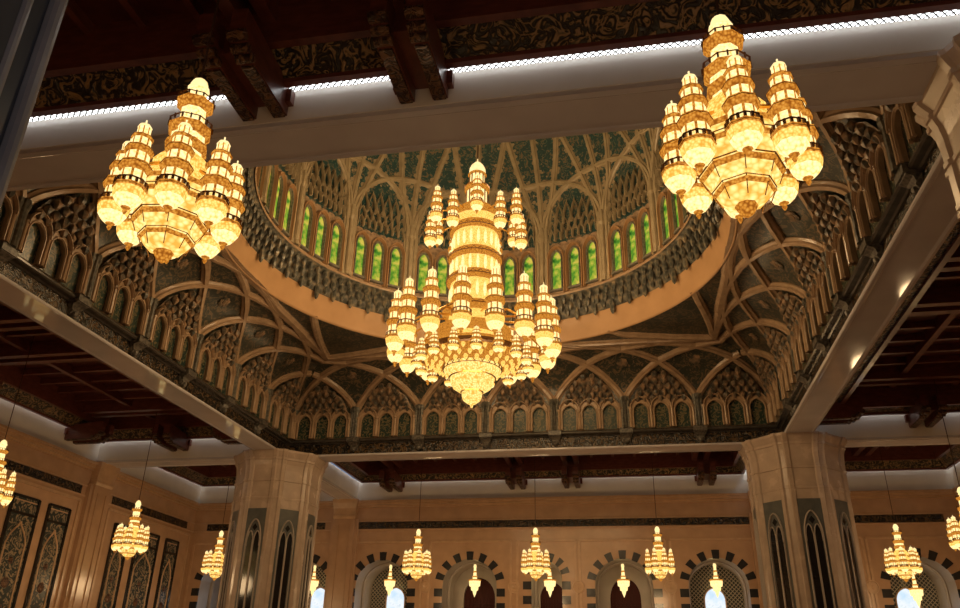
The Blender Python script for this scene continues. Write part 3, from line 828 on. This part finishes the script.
# carved double brackets
def bracket_proto():
    root = empty('wooden_bracket')
    for sx in (-1, 1):
        m = MB(); x = sx * .42; w = .19
        prof = [(0, 14.82), (2.1, 14.84), (2.13, 14.92), (2.33, 14.95), (2.36, 15.06), (2.56, 15.12), (2.6, 15.5), (2.6, 15.9), (0, 15.7)]
        m.loft([[(x - w, -y, z) for y, z in prof], [(x + w, -y, z) for y, z in prof]], True, 0, True, True)
        m.build('bracket_arm', 'wood', root)
        m = MB()
        for (y, z, r) in ((2.06, 14.90, .12), (2.3, 14.98, .12), (2.54, 15.16, .14)):
            m.loft([[(x - w * 1.12, -y + r * cos(t * PI / 5), z + r * sin(t * PI / 5)) for t in range(10)], [(x + w * 1.12, -y + r * cos(t * PI / 5), z + r * sin(t * PI / 5)) for t in range(10)]], True, 0, True, True)
        m.box(x - w * .8, x + w * .8, -1.9, -.05, 14.77, 14.84)
        m.build('carved_scroll', 'carved_end', root)
    m = MB(); m.box(-.23, .23, -2.0, 0, 15.2, 15.85); m.box(-.75, -.6, -.25, 0, 15.1, 15.5); m.box(.6, .75, -.25, 0, 15.1, 15.5); m.build('bracket_web', 'wood', root)
    return root
bpr = bracket_proto(); first = True
def bracket(x, y, rot, label, group=None):
    global first
    o = bpr if first else copy_tree(bpr); first = False
    o.location = (x, y, -.35 if y == -B - .35 else 0); o.rotation_euler = (0, 0, rot); tag(o, label, 'bracket', group or 'carved wooden ceiling brackets'); return o
bracket(-2.1, -B - .35, 0, 'pair of dark carved wooden brackets just right of the upper left chandelier')
bracket(2.1, -B - .35, 0, 'pair of dark carved wooden brackets high above the dome chandelier between the two big chandeliers')
bracket(-2.1, H, 0, 'carved wooden bracket pair on the far wall just left of centre, between hanging chandeliers')
bracket(2.1, H, 0, 'carved wooden bracket pair on the far wall just right of centre')
bracket(-11.9, H, 0, 'dark stepped wooden bracket against the far wall pilaster right of the left column')
bracket(11.9, H, 0, 'dark stepped wooden bracket above the far wall left of the right column')
bracket(18.2, B + .0, PI, 'wooden bracket at the corner beside the right column capital facing the corner bay')
bracket(19.6, H, 0, 'wooden bracket on the far wall right of the right column')
bracket(B, 13.2, PI / 2, 'dark carved bracket tucked against the right column capital under the right aisle ceiling')
bracket(-B, 13.2, -PI / 2, 'dark carved bracket left of the left column capital under the left aisle ceiling')
bracket(-H, 12.0, PI / 2, 'stepped wooden bracket on the left wall over the tile panels before the pilaster')
bracket(-H, 2.1, PI / 2, 'stepped wooden bracket on the left wall at the left edge of the photo')
bracket(-22.7, A, 0, 'heavy wooden bracket on the cross beam over the left aisle chandelier')
bracket(-19.8, H, 0, 'wooden bracket on the far wall in the left corner bay')
bracket(22.7, A, 0, 'heavy wooden bracket on the cross beam in the right aisle')

# ------------------------------------------------------------------ chandeliers
def build_turret(parent, kh, kr, name='turret', n=8):
    """lit core with three flaring galleries, a drop bowl, a domed cap and one dark rail; z 0..kh, radius kr"""
    def P(*pts): return [(r * kr, f * kh) for r, f in pts]
    m = MB(); pr_ = P((.76, .24), (.76, .42), (.70, .50), (.70, .62), (.60, .68), (.58, .78), (.42, .81), (.41, .91))
    an = [2 * PI * q / n + d_ for q in range(n) for d_ in (-.10, .10)]
    m.loft([[(r_ * cos(a_), r_ * sin(a_), z_) for a_ in an] for r_, z_ in pr_], True)
    m.m = [1 if (f_ % (2 * n)) % 2 == 0 else 0 for f_ in range(len(m.f))]
    t = m.build(name, ['crystal_hot', 'crystal_amber'], parent)
    for pts in (((.76, .41), (.90, .43), (1.0, .465), (.96, .505), (.70, .525)), ((.70, .605), (.84, .625), (.88, .655), (.80, .685), (.60, .70)), ((.58, .77), (.68, .785), (.68, .805), (.42, .825))):
        m = MB(); m.lathe(P(*pts), n); m.build('gallery', 'crystal_amber', t)
    m = MB(); m.lathe(P((0, 0), (.06, 0), (.16, .03), (.10, .045), (.30, .065), (.62, .10), (.86, .155), (.95, .21), (.97, .235), (1.02, .25), (1.0, .27), (.76, .285)), n)
    m.m = [(2, 2, 2, 2, 1, 1, 0, 0, 2, 2, 2)[f_ // n] for f_ in range(len(m.f))]
    m.build('drop_bowl', ['crystal', 'crystal_hot', 'crystal_amber'], t)
    m = MB(); m.lathe([(.42 * kr, .905 * kh), (.45 * kr, .915 * kh), (.42 * kr, .925 * kh), (.34 * kr, .942 * kh), (.16 * kr, .958 * kh), (.04 * kr, .965 * kh), (.014, kh), (0, kh)], n); m.build('dome_cap', 'crystal_dome', t)
    m = MB()
    for q in range(n * 2): m.box(-.018, .018, -.018, .018, .27 * kh, .315 * kh, T=rz(q * PI / n) @ Matrix.Translation((.93 * kr, 0, 0)))
    m.lathe(P((.93, .31), (1.0, .318), (.93, .328)), n)
    m.build('railing', 'dark_gilt', t)
    for zz, r0 in ((.25, 1.0), (.487, .985), (.667, .85), (.80, .66)):
        m = MB(); m.lathe(P((r0 - .03, zz - .006), (r0 + .04, zz), (r0 - .03, zz + .006)), n); m.build('gallery_edge', 'dark_gilt', t)
    return t
HS = 3.48
def make_small():
    root = empty('chandelier')
    k = HS
    # spire
    m = MB()
    m.lathe([(.27, .50 * k), (.27, .66 * k), (.20, .70 * k), (.20, .815 * k), (.145, .85 * k), (.14, .93 * k)], 8)
    sp_ = m.build('spire', 'crystal_hot', root)
    for pts in (((.27, .56), (.34, .585), (.32, .61), (.27, .62)), ((.27, .65), (.34, .675), (.34, .70), (.20, .715)), ((.20, .80), (.30, .83), (.30, .845), (.15, .855))):
        m = MB(); m.lathe([(r_, z_ * k) for r_, z_ in pts], 8); m.build('gallery', 'crystal_amber', sp_)
    m = MB(); m.lathe([(.175, .925 * k), (.175, .935 * k), (.145, .945 * k), (.145, .955 * k), (.115, .978 * k), (.05, .994 * k), (0, k)], 10); m.build('dome_cap', 'crystal_dome', sp_)
    for zz, r, h in ((.70, .335, .025), (.845, .29, .02)):
        m = MB()
        for q in range(16):
            m.box(-.012, .012, -.012, .012, zz * k, (zz + h) * k, T=rz(q * PI / 8) @ Matrix.Translation((r, 0, 0)))
        m.lathe([(r - .01, (zz + h) * k), (r + .02, (zz + h) * k), (r - .01, (zz + h + .006) * k)], 8)
        m.build('railing', 'dark_gilt', sp_)
    # body
    m = MB(); m.lathe([(.50, .33 * k), (.50, .40 * k), (.45, .43 * k), (.45, .48 * k), (.36, .52 * k), (.30, .54 * k)], 8)
    bd = m.build('body', 'crystal', root)
    # stepped basin
    m = MB()
    m.lathe([(.66, .335 * k), (.68, .285 * k), (.60, .25 * k), (.53, .245 * k), (.54, .195 * k), (.47, .16 * k), (.40, .155 * k), (.40, .115 * k), (.28, .07 * k), (.13, .055 * k)], 8, rot=PI / 8)
    bs = m.build('stepped_basin', 'crystal_basin', root)
    for pts in (((.56, .355), (.70, .345), (.71, .33), (.66, .325)), ((.67, .285), (.69, .275), (.62, .262)), ((.535, .198), (.555, .187), (.49, .172)), ((.395, .118), (.41, .108), (.36, .098)), ((.13, .065), (.15, .05), (.09, .02), (.0, .0))):
        m = MB(); m.lathe([(r_, z_ * k) for r_, z_ in pts], 8, rot=PI / 8); m.build('basin_rim', 'crystal_amber', bs)
    m = MB()
    for zz, r in ((.29, .685), (.20, .55), (.12, .405)):
        m.lathe([(r - .02, zz * k), (r + .012, zz * k + .012), (r - .02, zz * k + .024)], 8, rot=PI / 8)
        for q in range(8):
            a = q * PI / 4 + PI / 8
            m.tube([(r * cos(a), r * sin(a), zz * k), ((r - .10) * cos(a), (r - .10) * sin(a), (zz - .066) * k)], .008, 4)
    m.build('basin_wires', 'dark_gilt', bs)
    # eight hanging turrets on arms
    t0 = build_turret(root, .47 * k, .235)
    for q in range(8):
        a = q * PI / 4 + PI / 8
        t = t0 if q == 0 else copy_tree(t0, root)
        t.location = (.80 * cos(a), .80 * sin(a), .115 * k); t.rotation_euler = (0, 0, a)
    am_ = None
    for q in range(8):
        a = PI / 8; m = MB()
        if am_ is None: m.tube([(.4 * cos(a), .4 * sin(a), .44 * k), (.6 * cos(a), .6 * sin(a), .40 * k), (.66 * cos(a), .66 * sin(a), .36 * k)], .03, 5); o = am_ = m.build('arm', 'gilt', root)
        else: o = am_.copy(); COL.objects.link(o)
        o.rotation_euler = (0, 0, q * PI / 4)
    m = MB(); m.lathe([(.022, k - .02), (.022, k + 6.2)], 6); m.lathe([(.03, k + 6.0), (.16, k + 6.2), (.16, k + 6.3)], 10); m.build('rod', 'rod', root)
    return root
LIGHTS = []
def lamp(x, y, z, power, size, col=(1, .66, .33), name='glow'):
    d = bpy.data.lights.new('chandelier_bulbs', 'POINT'); d.energy = power; d.color = col; d.shadow_soft_size = size
    o = bpy.data.objects.new('chandelier_bulbs', d); COL.objects.link(o); o.location = (x, y, z); LIGHTS.append(o); return o
sm = make_small(); first_s = True
SM = [(-.05, -22.7, 10.53, 'large lit crystal chandelier hanging in front of the beam in the upper left', 8),
      (8.25, -22.7, 10.53, 'large lit crystal chandelier hanging in front of the beam in the upper right', 20),
      (-8.2, 22.7, 10.9, 'small lit chandelier in the far aisle below the left half of the central chandelier', 0),
      (-.05, 22.7, 10.9, 'small lit chandelier in the far aisle between the two middle carved bracket pairs', 0),
      (8.0, 22.7, 10.88, 'small lit chandelier in the far aisle left of the right column', 0),
      (22.6, 22.7, 10.85, 'small lit chandelier right of the right column in the far corner bay', 10),
      (-23.0, 22.7, 10.95, 'small lit chandelier partly hidden by the left column in the far corner bay', 10),
      (-22.7, 11.6, 10.9, 'lit chandelier in the left aisle in front of the tall tile panels', 0),
      (-22.7, .1, 11.45, 'lit chandelier cut off by the left edge of the photo', 0),
      (22.7, 11.6, 10.75, 'lit chandelier cut off by the right edge of the photo', 0)]
for x, y, zt, lab, rot in SM:
    o = sm if first_s else copy_tree(sm); first_s = False
    o.location = (x, y, zt - HS); o.rotation_euler = (0, 0, rad(rot)); tag(o, lab, 'chandelier', 'small crystal chandeliers hung in the aisles')
    lamp(x, y, zt - HS - .35, 240 if y < -20 else 330, .7)

# pendant lamps in the niches
def make_pendant():
    root = empty('pendant_lamp'); k = 2.55
    m = MB(); m.lathe([(.17, .42 * k), (.17, .58 * k), (.13, .60 * k), (.12, .72 * k), (.10, .75 * k), (.09, .86 * k)], 8)
    s_ = m.build('spire', 'crystal_hot', root)
    for pts in (((.16, .42), (.5, .47), (.5, .50), (.2, .52)), ((.16, .57), (.22, .585), (.2, .61)), ((.12, .71), (.17, .73), (.10, .755))):
        m = MB(); m.lathe([(r_, z_ * k) for r_, z_ in pts], 8); m.build('gallery', 'crystal_amber', s_)
    m = MB(); m.lathe([(.12, .86 * k), (.12, .90 * k), (.08, .95 * k), (.0, k)], 8); m.build('dome_cap', 'crystal_dome', s_)
    m = MB(); m.lathe([(.46, .47 * k), (.42, .32 * k), (.30, .30 * k), (.27, .20 * k), (.16, .18 * k), (.10, .09 * k), (.05, .05 * k), (.0, 0)], 8); m.build('bowl', 'crystal_hot', root)
    m = MB(); m.lathe([(.01, k - .02), (.01, 3.2)], 5); m.build('chain', 'rod', root)
    return root
pp = make_pendant(); first_p = True
PN = [(-12.72, 'small pendant lamp in the arch right of the left column, by a bright window'), (-5.88, 'small pendant lamp in the arch below the central chandelier'),
      (-.05, 'small pendant lamp in the narrow central arch'), (5.48, 'small pendant lamp in the grey arch with a dark red door, right of centre'),
      (12.2, 'small pendant lamp in front of the bright window beside the right column'), (-19.1, 'small pendant lamp just right of the left column edge'),
      (25.7, 'small pendant lamp in the lattice arch at the right below a chandelier'), ]
for x, lab in PN:
    o = pp if first_p else copy_tree(pp); first_p = False
    o.location = (x, 31.5, 7.2 if abs(x) < 24 else 6.6); tag(o, lab, 'pendant lamp', 'pendant lamps in the far arches')
    lamp(x, 31.0, 6.9, 12, .2)

# the great chandelier under the dome
Zb, Zt = 12.08, 25.05
gc = empty('chandelier', (0, 0, 0)); tag(gc, 'huge tiered crystal chandelier hanging in the centre under the dome', 'chandelier')
n = 24
m = MB(); m.lathe([(.52, 22.1), (.50, 23.1), (.38, 23.4), (.36, 24.05)], 12)
tw = m.build('crown_tower', 'crystal_hot', gc)
m = MB(); m.lathe([(.40, 24.05), (.42, 24.15), (.40, 24.35), (.30, 24.58), (.14, 24.76), (.03, 24.84), (.015, Zt), (0, Zt)], 12); m.build('dome_cap', 'crystal_dome', tw)
for pts in (((.50, 23.0), (.62, 23.1), (.60, 23.25), (.46, 23.35), (.38, 23.5)), ((.36, 23.96), (.47, 24.02), (.42, 24.08)), ((1.15, 21.35), (1.12, 21.6), (1.0, 21.85), (.78, 22.08), (.52, 22.2))):
    m = MB(); m.lathe(pts, 14); m.build('gallery', 'crystal_amber', tw)
for r_, z0_, z1_ in ((.51, 22.2, 23.0), (.37, 23.48, 24.0)):
    m = MB()
    for q in range(12): m.box(-.02, .03, -.025, .025, z0_, z1_, T=rz(q * PI / 6) @ Matrix.Translation((r_, 0, 0)))
    m.build('mullion_ring', 'dark_gilt', tw)
m = MB(); m.lathe([(.60, 23.22), (.64, 23.28), (.58, 23.30)], 12); m.build('railing', 'dark_gilt', tw)
# shaft with alternating lit bands
m = MB(); m.lathe([(1.10, 21.4), (1.06, 19.6), (1.12, 18.3), (1.10, 16.6), (1.2, 15.2), (1.1, 14.4)], n)
shf = m.build('shaft', 'crystal', gc)
for z0_, r0, r1 in ((20.5, 1.06, 1.24), (19.05, 1.08, 1.26), (17.85, 1.1, 1.30), (16.3, 1.12, 1.45), (15.3, 1.2, 1.7)):
    m = MB(); m.lathe([(r0, z0_), (r1, z0_ + .12), (r1, z0_ + .30), (r0 + .02, z0_ + .48)], n); m.build('shaft_band', 'crystal_amber', shf)
m = MB(); m.lathe([(.02, 0), (.07, .12), (.075, .3), (.05, .62), (.0, .75)], 5); cg = None
for zz, r in ((19.65, 1.08), (18.30, 1.13), (16.95, 1.12)):
    for q in range(20):
        if cg is None: o = cg = m.build('candle_glass', 'crystal_hot', shf)
        else: o = cg.copy(); COL.objects.link(o)
        o.location = (r * cos(q * PI / 10), r * sin(q * PI / 10), zz)
for zz, r in ((20.6, 1.25), (19.2, 1.27), (18.0, 1.31), (16.45, 1.46)):
    m = MB(); m.lathe([(r, zz), (r + .03, zz + .03), (r, zz + .06)], n)
    for q in range(24):
        a = q * PI / 12; m.tube([(r * cos(a - PI / 24), r * sin(a - PI / 24), zz + .16), (r * cos(a), r * sin(a), zz + .02), (r * cos(a + PI / 24), r * sin(a + PI / 24), zz + .16)], .016, 4)
    m.build('scalloped_band', 'dark_gilt', shf)
# wide rim, gallery floor and nested bowls
m = MB(); m.lathe([(1.2, 15.0), (2.0, 14.75), (2.28, 14.62), (2.33, 14.45), (2.2, 14.35), (1.85, 14.12), (1.5, 13.95), (1.25, 13.9)], 48); rim = m.build('rim_gallery', 'crystal_amber', gc)
m = MB(); m.lathe([(2.16, 14.38), (2.22, 14.28), (2.34, 14.32), (2.38, 14.46), (2.3, 14.5)], 48); m.build('rim_ring', 'dark_gilt', rim)
m = MB(); m.lathe([(.0, -.16), (.06, -.09), (.10, .03), (.075, .14), (.03, .22)], 6); hg = None
for row, (r, zz, nn) in enumerate(((2.05, 14.22, 28), (1.76, 14.02, 24), (1.50, 13.86, 20))):
    for q in range(nn):
        a = (q + .5 * row) * 2 * PI / nn
        if hg is None: o = hg = m.build('hanging_globe', 'crystal', rim)
        else: o = hg.copy(); COL.objects.link(o)
        o.location = (r * cos(a), r * sin(a), zz)
m = MB()
for q in range(24):
    a = q * PI / 12; r = 1.30; m.tube([(r * cos(a - PI / 24), r * sin(a - PI / 24), 14.05), (r * cos(a), r * sin(a), 13.78), (r * cos(a + PI / 24), r * sin(a + PI / 24), 14.05)], .022, 4)
m.lathe([(1.25, 13.74), (1.31, 13.76), (1.25, 13.80)], 24)
m.build('scalloped_band', 'dark_gilt', rim)
m = MB(); m.lathe([(1.27, 13.9), (1.27, 13.76), (1.18, 13.56), (1.04, 13.42), (.96, 13.38), (.94, 13.18), (.82, 12.98), (.56, 12.80), (.42, 12.76), (.44, 12.6), (.38, 12.42), (.20, 12.28), (.07, 12.2), (.05, 12.1), (0, 12.08)], 32)
bwl = m.build('stepped_basin', 'crystal_basin', gc)
for zz, r in ((13.41, 1.02), (12.78, .48)):
    m = MB(); m.lathe([(r - .03, zz - .03), (r + .03, zz), (r - .03, zz + .03)], 32); m.build('basin_ring', 'gilt', bwl)
# outer ring of sixteen tall turrets with a second drop beneath, upper ring of eight
t0 = build_turret(gc, 3.25, .43)
for q in range(16):
    a = (q + .15) * PI / 8
    t = t0 if q == 0 else copy_tree(t0, gc)
    t.location = (3.5 * cos(a), 3.5 * sin(a), 14.05); t.rotation_euler = (0, 0, a)
d0 = build_turret(gc, 1.15, .26, 'lower_turret')
for q in range(16):
    a = (q + .65) * PI / 8
    t = d0 if q == 0 else copy_tree(d0, gc)
    t.location = (2.45 * cos(a), 2.45 * sin(a), 13.72); t.rotation_euler = (0, 0, a)
u0 = build_turret(gc, 2.2, .31, 'upper_turret')
for q in range(12):
    a = (q + .4) * PI / 6
    t = u0 if q == 0 else copy_tree(u0, gc)
    t.location = (2.15 * cos(a), 2.15 * sin(a), 20.5 if q % 2 else 19.8); t.rotation_euler = (0, 0, a)
for q in range(16):
    a = (q + .15) * PI / 8; m = MB(); m.tube([(1.3 * cos(a), 1.3 * sin(a), 16.1), (2.4 * cos(a), 2.4 * sin(a), 15.9), (3.2 * cos(a), 3.2 * sin(a), 15.3)], .05, 5); m.build('arm', 'gilt', gc)
for q in range(12):
    a = (q + .4) * PI / 6; m = MB(); m.tube([(1.2 * cos(a), 1.2 * sin(a), 21.5), (1.8 * cos(a), 1.8 * sin(a), 21.4), (1.95 * cos(a), 1.95 * sin(a), 21.0)], .04, 5); m.build('upper_arm', 'gilt', gc)
m = MB(); m.lathe([(.03, Zt - .05), (.03, 37.6)], 6); m.build('rod', 'rod', gc)
for q in range(6):
    a = q * PI / 3 + .3; lamp(4.75 * cos(a), 4.75 * sin(a), 16.3, 430, 1.2)
lamp(0, 0, 11.2, 600, 1.0); 
for q in range(3):
    a = q * 2 * PI / 3 + .5; lamp(3.2 * cos(a), 3.2 * sin(a), 22.6, 620, .8)

# daylight in the entrance behind the camera
w = bpy.data.worlds.new('sky'); sc.world = w; w.use_nodes = True
bg = w.node_tree.nodes['Background']; bg.inputs[0].default_value = (.42, .62, .95, 1); bg.inputs[1].default_value = .35

# ------------------------------------------------------------------ camera
cd = bpy.data.cameras.new('camera'); cam = bpy.data.objects.new('camera', cd); COL.objects.link(cam); sc.camera = cam
cd.sensor_width = 36; cd.lens = 790.932 / 960 * 36; cd.clip_start = .05; cd.clip_end = 300
yaw, pitch, roll = 0.194635, 0.441183, 0.021321
f = Vector((-sin(yaw) * cos(pitch), cos(yaw) * cos(pitch), sin(pitch))); r = Vector((cos(yaw), sin(yaw), 0)); u = r.cross(f)
r2 = r * cos(roll) + u * sin(roll); u2 = -r * sin(roll) + u * cos(roll)
mt = Matrix((r2, u2, -f)).transposed().to_4x4(); mt.translation = Vector((6.566, -31.918, 1.628)); cam.matrix_world = mt

vs_ = sc.view_settings; sc.display_settings.display_device = 'sRGB'
vs_.view_transform = 'Standard'; vs_.look = 'None'; vs_.gamma = 1; vs_.use_curve_mapping = False; vs_.exposure = 0.1
sc.cycles.use_denoising = True
